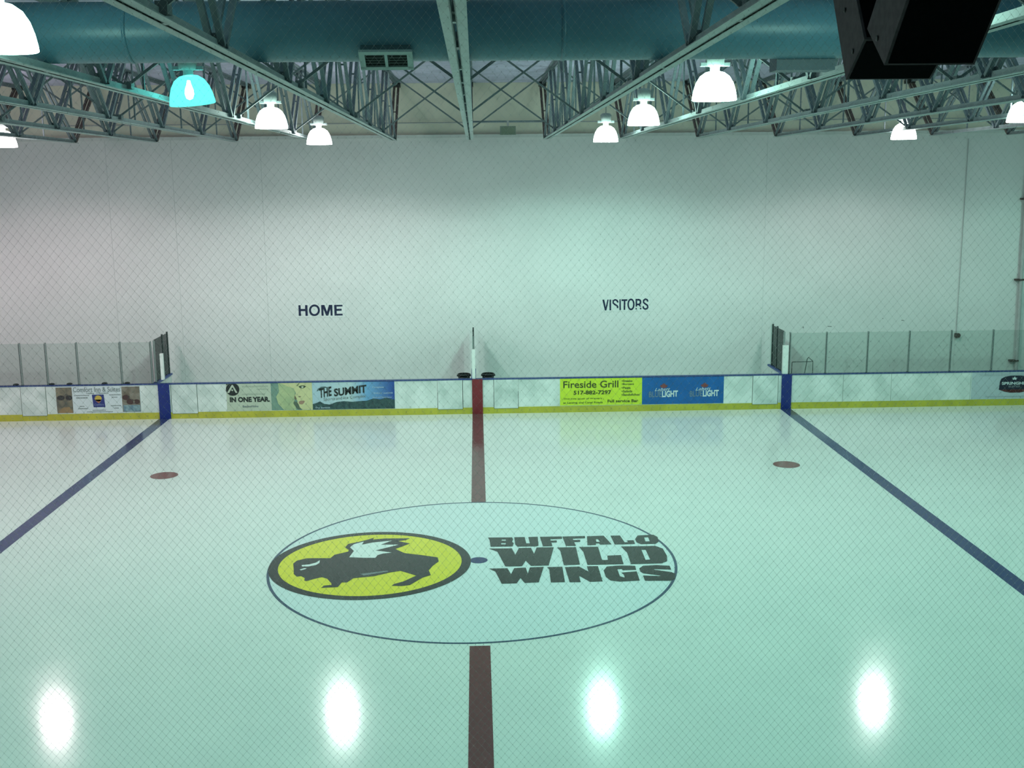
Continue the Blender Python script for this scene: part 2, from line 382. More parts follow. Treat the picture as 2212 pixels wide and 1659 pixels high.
T(t,X,Z,'Comfort',.445,.56,.65,.72,mat('logo_pale',(.25,.3,.5),.4))
for a,b,c,d,s in ((.21,.39,.33,.38,'COMPLIMENTARY'),(.235,.375,.41,.47,'BREAKFAST'),(.63,.765,.32,.37,'INDOOR POOL'),(.66,.73,.41,.46,'& SPA'),(.27,.33,.73,.77,'517'),(.25,.37,.81,.86,'Interstate 96'),(.64,.77,.72,.77,'EXIT 98'),(.68,.735,.81,.85,'WEST'),(.42,.59,.89,.93,'ROOMS'),(.35,.66,.95,.985,'9742 WOODLANE DRIVE')):
    pass
for a,b,c,d in ((.21,.39,.33,.36),(.235,.375,.41,.45),(.63,.765,.32,.35),(.66,.73,.41,.44),(.27,.33,.73,.76),(.25,.37,.81,.845),(.64,.77,.72,.75),(.68,.735,.81,.84),(.42,.58,.88,.91),(.35,.66,.94,.965)):
    # lines of print too small to read in the photograph: rows of short strokes
    L = []; q = a
    while q < b-.006:
        wd = random.choice((.006,.008,.011)); L.append([(q,c),(q+wd,c),(q+wd,d),(q,d)]); q += wd+.004
    shp(t,X,Z,'small_print',L,INKG)
# school banner
t,X,Z = ad('grey green banner with a round black A emblem reading IN ONE YEAR', -7.34, -6.04, mat('banner_sage',(.52,.56,.46),.4,var=.08))
shp(t,X,Z,'emblem',[[(.005,.01)]+[(.145+.15*math.cos(a),.205+.235*math.sin(a)) for a in [(-1.05+k*(PI+2.0)/24) for k in range(25)]]+[(.005,.05)]],INK,0,'round black emblem')
shp(t,X,Z,'emblem_letter',[[(.015,.33),(.13,.04),(.155,.04),(.25,.33),(.205,.33),(.145,.12),(.065,.33)]],mat('emblem_pale',(.5,.53,.45),.4),1)
shp(t,X,Z,'emblem_letter',[ell(.135,.235,.02,.035,14)],mat('emblem_pale2',(.5,.53,.45),.4),1)
T(t,X,Z,'IN ONE YEAR.',.07,.965,.49,.68,INK,bold=.045)
T(t,X,Z,'BeginsNow',.35,.71,.80,.90,INKG,bold=.02)
for a,b,c,d in ((.36,.95,.09,.13),(.68,.95,.20,.23),(.35,.88,.37,.42)):
    L=[]; q=a
    while q<b-.01:
        wd=random.choice((.014,.02,.026)); L.append([(q,c),(q+wd,c),(q+wd,d),(q,d)]); q+=wd+.01
    shp(t,X,Z,'small_print',L,mat('print_faint',(.36,.40,.33),.5))
# face banner
t,X,Z = ad('pale yellow banner with a close-up of a woman\'s face', -6.04, -4.84, mat('banner_teal',(.13,.24,.22),.4,col2=(.22,.33,.26),scale=3))
SK = mat('print_skin',(.62,.60,.33),.45,var=.06); SK2 = mat('print_hair',(.36,.44,.25),.45,col2=(.48,.54,.30),scale=4)
shp(t,X,Z,'printed_hair',[[(.18,0),(.55,0),(.58,.3),(.56,.7),(.60,1),(.30,1),(.16,.75),(.12,.5),(.2,.3)]],SK2,0)
shp(t,X,Z,'printed_face',[[(.24,0),(1,0),(1,1),(.74,1),(.70,.93),(.64,.88),(.66,.80),(.62,.74),(.64,.68),(.60,.60),(.56,.55),(.57,.48),(.60,.38),(.56,.2),(.4,.12)]],SK,1)
shp(t,X,Z,'printed_eye',[[(.67,.13),(.74,.10),(.82,.10),(.86,.14),(.80,.20),(.72,.20)],],mat('print_eye',(.06,.08,.05),.4),2)
shp(t,X,Z,'printed_eye',[ell(.77,.155,.028,.03,14)],mat('print_eye_white',(.6,.62,.5),.4),3)
shp(t,X,Z,'printed_brow',[[(.62,.12),(.67,.02),(.72,0),(.69,.04),(.66,.12)]],mat('print_brow',(.22,.24,.12),.4),2)
shp(t,X,Z,'printed_nose',[[(.57,.46),(.60,.52),(.62,.60),(.59,.62),(.56,.57)],ell(.69,.51,.03,.02,12)],mat('print_shadow',(.16,.13,.08),.4),2)
shp(t,X,Z,'printed_lips',[[(.66,.70),(.72,.66),(.80,.66),(.81,.70),(.78,.76),(.74,.80),(.68,.78)]],mat('print_lips',(.36,.22,.16),.4),2)
shp(t,X,Z,'printed_shadow',[[(.55,.68),(.63,.72),(.66,.80),(.68,.90),(.72,.98),(.64,.98),(.57,.85),(.53,.75)]],mat('print_dark',(.10,.14,.10),.4),2)
# summit banner
t,X,Z = ad('blue sky and mountain banner reading THE SUMMIT', -4.84, -2.43, gradient_mat('banner_sky',[(0,(.42,.56,.66)),(.45,(.50,.62,.66)),(.66,(.16,.36,.60)),(1,(.015,.06,.30))]))
ridge=[(0,.80),(.04,.76),(.09,.70),(.14,.79),(.21,.82),(.29,.73),(.38,.70),(.48,.73),(.58,.71),(.66,.70),(.74,.62),(.82,.66),(.90,.60),(1,.68)]
shp(t,X,Z,'printed_mountains',[ridge+[(1,1),(0,1)]],mat('print_forest',(.02,.05,.06),.4,col2=(.05,.11,.11),scale=12),0,'dark ridge of trees and water')
T(t,X,Z,'THE',.085,.235,.19,.54,INK,bold=.03,tilt=.07)
T(t,X,Z,'SUMMIT',.265,.66,.17,.46,INK,bold=.035,tilt=.11)
shp(t,X,Z,'printed_dome',[[(.055,.34),(.07,.24),(.11,.16),(.16,.15),(.19,.19),(.12,.22),(.08,.28)]],mat('print_slate',(.08,.13,.14),.4),1)
T(t,X,Z,'Sports and Ice Complex',.135,.65,.52,.66,INKG,tilt=.09)
for s,a,b,c,d in (('Complete',.73,.87,.17,.25),('Indoor summit',.75,.98,.385,.45),('Sports and Fitness Center',.73,.97,.55,.62),('The Summit',.03,.21,.90,.96)):
    T(t,X,Z,s,a,b,c,d,mat('print_light',(.55,.66,.78),.4))
# grill banner
GRN = mat('banner_lime',(.62,.74,.04),.4,var=.04)
t,X,Z = ad('lime green banner for a grill with a telephone number', 2.45, 4.885, GRN)
OL = mat('print_olive',(.10,.13,.03),.45); OL2 = mat('print_olive_dark',(.05,.06,.015),.45)
T(t,X,Z,'Fireside Grill',.04,.71,.09,.35,OL2,bold=.008)
T(t,X,Z,'517-882-7297',.165,.625,.45,.60,OL2,bold=.025)
for i,s in enumerate(('•Steaks','•Burgers','•Pasta','•Salads','•Sandwiches')):
    T(t,X,Z,s,.75,(.88,.90,.86,.88,.97)[i],.07+.128*i,.155+.128*i,OL,bold=.02)
T(t,X,Z,"One mile south of Wendy's",.045,.51,.72,.79,OL,bold=.01)
T(t,X,Z,'at Lansing and Canal Roads',.04,.52,.86,.95,OL,bold=.01)
T(t,X,Z,'Full service Bar',.58,.955,.80,.91,OL2,bold=.02)
# beer banner
t,X,Z = ad('deep blue banner with two maple leaf beer logos', 4.885, 7.32, mat('banner_blue',(.008,.12,.40),.35,var=.15,scale=2))
MAP = mat('leaf_red',(.22,.06,.06),.4); STL = mat('print_steel',(.15,.22,.32),.4); PAL=mat('print_pale',(.66,.72,.75),.4)
leaf=[(0,-1),(.22,-.6),(.45,-.75),(.4,-.3),(.95,-.35),(.75,0),(1,.15),(.5,.5),(.55,.75),(.1,.6),(0,1),(-.1,.6),(-.55,.75),(-.5,.5),(-1,.15),(-.75,0),(-.95,-.35),(-.4,-.3),(-.45,-.75),(-.22,-.6)]
for o in (0,.5):
    shp(t,X,Z,'printed_leaf',[[(o+.265+.05*a,.325+.105*b) for a,b in leaf]],MAP,0,'red maple leaf')
    T(t,X,Z,'Labatt',o+.155,o+.345,.39,.50,PAL,shear=.4,tilt=.02)
    T(t,X,Z,'BLUE',o+.085,o+.24,.52,.74,STL,bold=.02,tilt=.006)
    T(t,X,Z,'LIGHT',o+.245,o+.44,.50,.74,PAL,bold=.04,tilt=.01)
# second hotel banner, right
t,X,Z = ad('grey hotel banner with a black oval emblem at the right edge', 14.78, 17.21, mat('banner_steel',(.50,.55,.60),.4,var=.05))
K=lambda L:[[(.35+(a-.25)*.72,b) for a,b in l] for l in L]
shp(t,X,Z,'emblem',K([[(.25,.36),(.27,.25),(.34,.17),(.44,.14),(.60,.14),(.70,.17),(.77,.25),(.79,.36),(.81,.48),(.79,.66),(.70,.74),(.60,.78),(.44,.78),(.34,.74),(.24,.66),(.245,.48)]]),mat('emblem_ink',(.012,.015,.035),.4),0,'black oval emblem')
shp(t,X,Z,'emblem_band',K([[(.25,.66),(.79,.66),(.70,.735),(.60,.77),(.44,.77),(.34,.735)]]),mat('emblem_maroon',(.12,.03,.03),.4),1)
T(t,X,Z,'SPRINGHILL',.375,.72,.37,.48,PAL,bold=.03)
T(t,X,Z,'SUITES',.46,.60,.51,.58,mat('print_dim',(.3,.34,.38),.4))
T(t,X,Z,'Marriott',.44,.64,.66,.75,PAL)
shp(t,X,Z,'emblem_star',K([[(.50,.17),(.515,.22),(.55,.23),(.525,.26),(.535,.30),(.50,.28),(.465,.30),(.475,.26),(.45,.23),(.485,.22)]]),PAL,1)
for a,b,c,d in ((.08,.90,.05,.075),(.10,.90,.10,.14),(.18,.84,.90,.94)):
    L=[]; q=a
    while q<b-.01:
        wd=random.choice((.008,.012,.016)); L.append([(q,c),(q+wd,c),(q+wd,d),(q,d)]); q+=wd+.006
    shp(t,X,Z,'small_print',L,mat('print_steel2',(.36,.40,.44),.5))

# ------------------------------------------------------------------ glass, posts and bench dividers
GT = 2.27
LP = [-15.6,-14.5,-13.23,-12.49,-11.6,-10.35,-9.47]; RP = [9.285,10.37,11.61,12.85,14.11,15.37,16.65]
for side, P in (('left',LP),('right',RP)):
    for i in range(len(P)-1):
        n = (len(P)-2-i) if side == 'left' else i
        ordn = ('nearest to','second from','third from','fourth from','fifth from','sixth from')[n]
        t = thing('glass_partition', 'clear glass panel section on the far boards, %s the %s blue line' % (ordn, side), 'glass panel', ((P[i]+P[i+1])/2,YB+.05,1.05), 'glass sections above the far boards')
        MB().box(P[i]+.02,P[i+1]-.02,YB+.045,YB+.060,1.064,GT).build('pane', GLASS, t)
        px = [P[i+1] if side == 'left' else P[i]] + ([P[i] if side == 'left' else P[i+1]] if n == len(P)-2 else [])
        for x in px:
            q = MB().box(x-.018,x+.018,YB+.03,YB+.10,1.051,GT+.02).build('post', POSTM, t)
            MB().box(x-.020,x-.010,YB+.022,YB+.031,1.06,GT).build('gasket', POSTD, q)
            MB().box(x-.03,x+.03,YB+.02,YB+.11,1.051,1.062).build('base_plate', POSTD, q)
def divider(xf, xb, y1, y2, label, name_side):
    t = thing('bench_divider', label, 'glass divider', (xf,YB+.1,0), 'glass dividers between the benches')
    def at(y): return xf + (xb-xf)*(y-YB)/(WY-YB)
    MB().bar((at(YB+.14),YB+.14,1.045),(at(14.5),14.5,1.045),.13,.05).build('sill', SILL, t, 'blue sill')
    MB().bar((at(YB+.16),YB+.16,.635),(at(14.5),14.5,.635),.06,.765).build('lower_panel', BOARD, t)
    MB().bar((at(YB+.2),YB+.2,1.70),(at(14.45),14.45,1.70),.012,1.24).build('glass_pane', GLASS, t)
    for y in (y1,y2): MB().box(at(y)-.022,at(y)+.022,y-.03,y+.03,1.07,2.36).build('post', POSTD, t)
    f = MB().box(xf-.02,xf+.02,YB+.14,YB+.19,1.05,2.30).build('front_post', POSTM, t)
    return t
dl = divider(-9.40,-9.40,13.85,14.40,'glass divider beside the left blue marker, at the end of the home bench','l')
dc = divider(-.10,-.09,14.1,14.4,'glass divider behind the red centre marker, between the two benches','c')
dr = divider(9.13,9.12,13.73,14.24,'glass divider beside the right blue marker, at the end of the visitor bench','r')
for (u0,u1,v0,v1),par,x in (((345,355,764,820),dl,0),((1019,1027,755,820),dc,0),((1692,1701,746,808),dr,0)):
    a,zt = on_plane(u0,v0,YB+.06); b,zb = on_plane(u1,v1,YB+.06)
    MB().box(a,b,YB+.03,YB+.135,max(zb,1.052),zt).build('padding', PADW, par, 'white padding on the front post')

# ------------------------------------------------------------------ things behind the boards
for x, lab in ((-.385,'black plastic bin behind the boards just left of the red marker'),(.335,'black plastic bin behind the boards just right of the red marker')):
    t = thing('waste_bin', lab, 'bin', (x,13.22,.25), 'black bins behind the boards')
    MB().lathe([(.02,0),(.15,0),(.175,.86),(.165,.86),(.14,.04),(.02,.04)],20,(x,13.22,.25)).build('tub', BLACK, t)
    MB().lathe([(.165,.835),(.195,.835),(.20,.875),(.18,.89),(.165,.88)],20,(x,13.22,.25),caps=False).build('rim', BLACK, t)
    for s in (-1,1): MB().box(x+s*.19-.02,x+s*.19+.02,13.15,13.29,1.07,1.10).build('handle', BLACK, t)
t = thing('bench_rail', 'black bent tube rail standing behind the glass right of the right blue marker', 'rail', (9.9,13.7,.25))
p = lambda u,v,y: (on_plane(u,v,y)[0], y, on_plane(u,v,y)[1])
a = p(1709,806,13.6); b = p(1711,783,13.6); c = p(1756,781,13.6); d = p(1756,806,13.6)
MB().tube([(a[0],a[1],.26),b,(b[0]+.02,b[1],b[2]+.015),c,(d[0],d[1],.26)],.013,8).build('front_loop', POSTD, t)
e = p(1738,806,13.9); f = p(1744,775,13.9); g = p(1747,772,13.9)
MB().tube([(e[0],e[1],.26),e,f,g,(c[0],13.62,c[2]+.01)],.012,8).build('side_loop', POSTD, t)
for i,u in enumerate((33,111,149,225,274)):
    x,_ = on_plane(u,829,YB+.1)
    o = MB().lathe([(.085,0),(.085,.015),(.06,.035),(.02,.045)],16,(x,YB+.09+.05,1.05)).build('rubber_cap', BLACK)
    for v in o.data.vertices: pass
    tag(o, 'small black domed cap on the board top, %s from the left edge of the photo' % ('first','second','third','fourth','fifth')[i], 'cap', 'black caps on the left boards')

# ------------------------------------------------------------------ wall signs and fixtures
SY = WY-.012
def stroke(path, w):                 # outline of a thick bent stroke
    L, Rr = [], []
    for i,p in enumerate(path):
        a = Vector(path[max(i-1,0)]); c = Vector(path[min(i+1,len(path)-1)]); d = (c-a).normalized(); n = Vector((-d.y,d.x))*(w/2)
        L.append((p[0]+n.x,p[1]+n.y)); Rr.append((p[0]-n.x,p[1]-n.y))
    return L+Rr[::-1]
def sign(label, letters, ox, oy, panel):
    f = lambda q: on_plane(ox+q[0]/11.06, oy+q[1]/11.06, WY)
    pl = [f(q) for q in panel]
    t = thing('wall_sign', label, 'sign', ((pl[0][0]+pl[1][0])/2,WY,pl[2][1]))
    upright_shape('sign_panel',[pl],PAPER,WY-.006,t,None,.005)
    for L in letters: upright_shape('letter',[[f(q) for q in l] for l in L],NAVY,SY-.003,t)
sign('dark navy HOME lettering on the far wall',[
 [[(495,655),(545,655),(550,745),(655,745),(655,652),(710,652),(720,908),(665,908),(660,795),(552,795),(560,908),(505,908)]],
 [ell(878,775,130,138,36),ell(878,775,82,92,36)[::-1]],
 [[(1038,650),(1115,650),(1178,810),(1225,648),(1303,648),(1312,902),(1265,902),(1258,740),(1208,902),(1158,902),(1090,740),(1098,905),(1048,905)]],
 [[(1348,648),(1545,645),(1548,682),(1405,685),(1408,742),(1525,740),(1527,785),(1408,788),(1410,860),(1550,858),(1553,898),(1360,902)]]],
 600,600,[(430,600),(1620,595),(1625,945),(440,950)])
sign('dark navy VISITORS lettering on the far wall',[
 [[(455,528),(500,520),(535,700),(575,522),(605,520),(550,778),(515,780)]],
 [[(625,520),(660,520),(663,775),(625,777)]],
 [stroke([(825,588),(803,540),(758,524),(716,548),(712,600),(755,638),(805,668),(820,695),(812,722)],38)],
 [[(862,515),(893,515),(897,768),(862,770)]],
 [[(912,515),(1050,512),(1050,550),(1003,552),(1000,765),(962,767),(965,553),(912,555)]],
 [ell(1138,635,85,140,36),ell(1138,635,50,100,36)[::-1]],
 [[(1248,505),(1330,503),(1375,525),(1388,580),(1375,625),(1352,645),(1385,690),(1352,690),(1318,655),(1283,655),(1280,690),(1248,690)],[(1285,545),(1285,615),(1330,615),(1350,580),(1335,545)]],
 [[(1248,720),(1275,720),(1275,755),(1250,758)]],[[(1350,715),(1385,715),(1385,750),(1352,752)]],
 [stroke([(1540,567),(1522,522),(1480,508),(1440,538),(1438,590),(1480,622),(1528,655),(1540,700),(1520,735),(1480,748),(1440,730),(1425,680)],38)]],
 1260,600,[(420,470),(1590,455),(1590,795),(425,815)])
x,z = on_plane(2066,724,WY)
t = thing('junction_box', 'small brown box on the far wall behind the right-hand glass', 'box', (x,WY,z))
MB().box(x-.07,x+.05,WY-.14,WY-.006,z-.06,z+.07).build('housing', RUST, t)
MB().box(x+.05,x+.09,WY-.10,WY-.03,z-.03,z+.04).build('nozzle', RUST, t)
MB().tube([(x-.02,WY-.02,z+.07),(x-.02,WY-.02,7.9)],.010,8).build('conduit', PIPE, t)
t = thing('wall_pipe', 'tall grey pipe running up the far wall at the right edge', 'pipe', (17.0,WY,.25))
MB().tube([(17.10,WY-.10,.25),(17.04,WY-.10,3.0),(16.98,WY-.10,8.0)],.055,14).build('pipe', PIPE, t)
for v in (430,604,778):
    q,z = on_plane(2190,v,WY)
    MB().box(16.86,17.12,WY-.17,WY-.001,z-.02,z+.03).build('clamp', RUST, t)

# ------------------------------------------------------------------ roof joists
JX = [-15.5,-13.35,-11.14,-8.9,-6.68,-4.45,-2.25,-.09,2.08,4.25,6.42,8.66,10.93,13.15,15.35]
DUCT_Y = -7.15
NODES = [8.75-3.55*k for k in range(9)]
TD = .10
jn = {7:'centre roof joist'}
nth = ['first','second','third','fourth','fifth','sixth','seventh','eighth']
def jlabel(i):
    if i == 7: return 'grey steel roof joist over the red centre line'
    return 'grey steel roof joist, %s to the %s of the centre joist' % (nth[abs(i-7)-1], 'left' if i < 7 else 'right')
proto = thing('roof_joist', jlabel(0), 'roof joist', (0,0,0), 'open web roof joists')
Y0, Y1 = -22.5, 12.8
mbc = MB()
for s in (-1,1):                                              # two angles back to back with a gap
    g = .013
    z0, z1 = zbot(Y0), zbot(Y1)
    for (xa,xb,za,zb) in ((g,.10,0,.010),(g,g+.010,0,.095)):
        xa, xb = (xa, xb) if s > 0 else (-xb, -xa)
        mbc.add([(xa,Y0,z0+za),(xb,Y0,z0+za),(xb,Y0,z0+zb),(xa,Y0,z0+zb),(xa,Y1,z1+za),(xb,Y1,z1+za),(xb,Y1,z1+zb),(xa,Y1,z1+zb)],
                [(0,1,2,3),(7,6,5,4),(0,4,5,1),(1,5,6,2),(2,6,7,3),(3,7,4,0)])
for y in [Y1-.03]+[n+1.8 for n in NODES]: mbc.box(-.012,.012,y-.05,y+.05,zbot(y)+.002,zbot(y)+.09)
mbc.build('bottom_chord', STEEL, proto)
mbt = MB()
for s in (-1,1):
    z0, z1 = zdeck(Y0)-.004, zdeck(14.7)-.004; g = .013
    for (xa,xb,za,zb) in ((g,.10,-.010,0),(g,g+.010,-.09,0)):
        xa, xb = (xa, xb) if s > 0 else (-xb, -xa)
        mbt.add([(xa,Y0,z0+za),(xb,Y0,z0+za),(xb,Y0,z0+zb),(xa,Y0,z0+zb),(xa,14.7,z1+za),(xb,14.7,z1+za),(xb,14.7,z1+zb),(xa,14.7,z1+zb)],
                [(0,1,2,3),(7,6,5,4),(0,4,5,1),(1,5,6,2),(2,6,7,3),(3,7,4,0)])
mbt.build('top_chord', STEEL_D, proto)
def web(p, q, m, w=.056, gap=.052, name='web_member', tie=True):
    mb = MB()
    for s in ((-1,1) if gap else (0,)):
        mb.bar((s*gap,p[0],p[1]),(s*gap,q[0],q[1]),w,w)
    if tie:
        c = ((p[0]+q[0])/2,(p[1]+q[1])/2); mb.bar((-gap,c[0],c[1]),(gap,c[0],c[1]),.03,.03)
    return mb.build(name, m, proto)
for n in NODES:
    if n > Y0:
        for s in (-1,1):
            yt = n+s*1.70
            if yt > Y0+.2: web((n+s*.04, zbot(n)+.05),(yt, zdeck(yt)-.06), STEEL_D)
        ym = n+1.775
        if abs(ym-DUCT_Y) > .6: web((ym, zbot(ym)+.05),(ym, zdeck(ym)-.05), STEEL_D, .03, .0, 'web_vertical', False)
        MB().box(-.035,.035,n-.11,n+.11,zbot(n)+.012,zbot(n)+.15).build('gusset_plate', STEEL_D, proto)
web((12.72, zbot(12.8)+.06),(10.60, zdeck(10.6)-.06), STEEL_D)
web((12.70, zbot(12.8)+.05),(14.62, zdeck(14.6)-.12), BROWN, .065, .06, 'end_member')
MB().box(-.11,.11,14.55,14.89,zdeck(14.7)-.13,zdeck(14.7)-.01).build('bearing_seat', BLACK, proto)
MB().box(-.04,.04,12.74,12.80,zbot(12.8)+.0,zbot(12.8)+.10).build('end_plate', BROWN, proto)
for i, x in enumerate(JX):
    o = proto if i == 0 else copy_tree(proto)
    o.location = (x,0,0); o['label'] = jlabel(i)
# cross bracing between neighbouring joists
def jname(i): return 'centre joist' if i == 7 else '%s joist to its %s' % (nth[abs(i-7)-1], 'left' if i < 7 else 'right')
ROWS = [(8.93,'row nearest the far wall'),(2.35,'second row from the far wall'),(-4.45,'third row from the far wall'),(-10.9,'nearest row to the fence')]
for y, rn in ROWS:
    for i in range(len(JX)-1):
        a, b = JX[i]+.03, JX[i+1]-.03
        lab = 'crossed steel bracing between %s and %s joist, %s' % (
            ('centre' if i == 7 else nth[abs(i-7)-1]+(' left' if i < 7 else ' right')), ('centre' if i+1 == 7 else nth[abs(i+1-7)-1]+(' left' if i+1 < 7 else ' right')), rn)
        t = thing('cross_bracing', lab, 'bracing', ((a+b)/2,y,zbot(y)), 'cross bracing between the joists')
        zl, zh = zbot(y)+.10, zdeck(y)-.12
        MB().bar((a,y-.025,zl),(b,y-.025,zh),.032,.036).build('diagonal_bar', BRACE, t)
        MB().bar((a,y+.025,zh),(b,y+.025,zl),.032,.036).build('diagonal_bar', BRACE, t)
        MB().box(a-.04,a+.05,y-.07,y+.07,zbot(y)+.05,zbot(y)+.14).build('clip', BRACE, t)
# strut with a floodlight hung from it
t = thing('floodlight', 'small square floodlight hanging from a strut right of the centre joist', 'light fixture', (.98,12.6,8.4))
MB().bar((JX[7],12.6,8.42),(JX[8],12.6,8.42),.04,.045).build('strut', STEEL_D, t)
MB().box(.95,1.01,12.57,12.63,8.30,8.44).build('bracket', PIPE, t)
MB().box(.76,1.20,12.53,12.66,8.05,8.29).build('housing', mat('flood_case',(.24,.29,.24),.5), t)
MB().box(.80,1.16,12.52,12.531,8.08,8.26).build('lens', FLOODG, t)
MB().tube([(-30,WY-.03,8.50),(30,WY-.03,8.50)],.018,8).build('conduit', PIPE); tag(bpy.data.objects['conduit'] if bpy.data.objects.get('conduit') and bpy.data.objects['conduit'].parent is None else COL.objects[-1], 'thin grey conduit running along the top of the far wall', 'conduit')

# ------------------------------------------------------------------ duct
DY, DZ, DR = -7.15, 8.455, .310
duct = thing('air_duct', 'large round blue-grey air duct running across the hall through the joists', 'duct', (0,DY,DZ))
MB().lathe([(DR,-29),(DR,29)],48,(0,DY,DZ),'x').build('duct_tube', DUCT, duct)
for x in (-12.6,-8.0,-3.55,1.0,5.4,9.8,14.2):
    MB().lathe([(DR,-.02),(DR+.008,-.018),(DR+.008,.018),(DR,.02)],48,(x,DY,DZ),'x',False).build('seam_band', DUCT, duct)
def diffuser(cx, wd, ang, mfr, label):
    g = bpy.data.objects.new('diffuser', None); COL.objects.link(g); g.parent = duct; g['label'] = label
    ca, sa = math.cos(ang), math.sin(ang)     # ang: down from the camera side
    def Q(x, r, s): return (x, DY - r*ca + s*sa, DZ - r*sa - s*ca)   # r outward, s tangential (down)
    def slab(x0,x1,r0,r1,s0,s1):
        mb = MB(); vs=[Q(x,r,s) for x in (x0,x1) for r in (r0,r1) for s in (s0,s1)]
        return mb.add(vs,[(0,1,3,2),(4,6,7,5),(0,4,5,1),(2,3,7,6),(0,2,6,4),(1,5,7,3)])
    r1 = DR+.075; h = .13
    mb = MB()
    for q in (slab(cx-wd/2,cx+wd/2,DR-.12,r1-.03,-h,h),): mb.add(q.v,q.f)
    mb.build('collar', mat('collar_shaded',(.05,.10,.115),.6), g)  # collar darker than the duct: its shadow side is put into the colour
    mb = MB()
    for q in (slab(cx-wd/2-.02,cx+wd/2+.02,r1-.03,r1,-h-.02,-h+.03),slab(cx-wd/2-.02,cx+wd/2+.02,r1-.03,r1,h-.03,h+.02),slab(cx-wd/2-.02,cx-wd/2+.04,r1-.03,r1,-h,h),slab(cx+wd/2-.04,cx+wd/2+.02,r1-.03,r1,-h,h),slab(cx-.015,cx+.015,r1-.03,r1,-h,h)): mb.add(q.v,q.f)
    mb.build('frame', DUCT_B, g)
    mb = MB()
    for s in (-1,1):
        q = slab(cx+s*wd/4-wd/4+.02,cx+s*wd/4+wd/4-.02,r1-.03,r1-.022,-h+.02,h-.02); mb.add(q.v,q.f)
        for k in range(6):
            q = slab(cx+s*wd/4-wd/4+.03,cx+s*wd/4+wd/4-.03,r1-.024,r1-.014,-h+.04+k*.043,-h+.046+k*.043); mb.add(q.v,q.f)
    mb.build('grille', DARK, g)
diffuser(-.865, .52, math.radians(58), DUCT, 'two-part grille on the near underside of the duct')
g = MB().box(3.33,3.97,DY+.04,DY+.34,8.03,8.28).build('outlet_box', mat('outlet_grey',(.15,.19,.23),.6), duct, 'plain grey outlet box under the duct')

# ------------------------------------------------------------------ high bay lamps
CY_ = (.38,1.0,.75); WH = (.92,1.0,.95); PK = (1.0,.80,.84); MD = (.55,1.0,.83); CN = (.28,1.0,.72)
def spread_profile(ld):              # prismatic bowls throw most of their light sideways, little above 72 degrees
    ld.use_nodes = True; nt = ld.node_tree; em = nt.nodes['Emission']
    g = nt.nodes.new('ShaderNodeNewGeometry'); d = nt.nodes.new('ShaderNodeVectorMath'); d.operation = 'DOT_PRODUCT'
    a = nt.nodes.new('ShaderNodeMath'); a.operation = 'ABSOLUTE'; fc = nt.nodes.new('ShaderNodeFloatCurve')
    nt.links.new(g.outputs['Incoming'], d.inputs[0]); nt.links.new(g.outputs['Normal'], d.inputs[1]); nt.links.new(d.outputs['Value'], a.inputs[0]); nt.links.new(a.outputs[0], fc.inputs['Value'])
    c = fc.mapping.curves[0]; pts = PROFILE
    c.points[0].location = pts[0]; c.points[1].location = pts[-1]
    for q in pts[1:-1]: c.points.new(*q)
    fc.mapping.update()
    nt.links.new(fc.outputs[0], em.inputs['Strength'])
PROFILE = [(0,.03),(.16,.10),(.28,.54),(.40,.90),(.52,.88),(.66,.60),(.80,.36),(1,.26)]
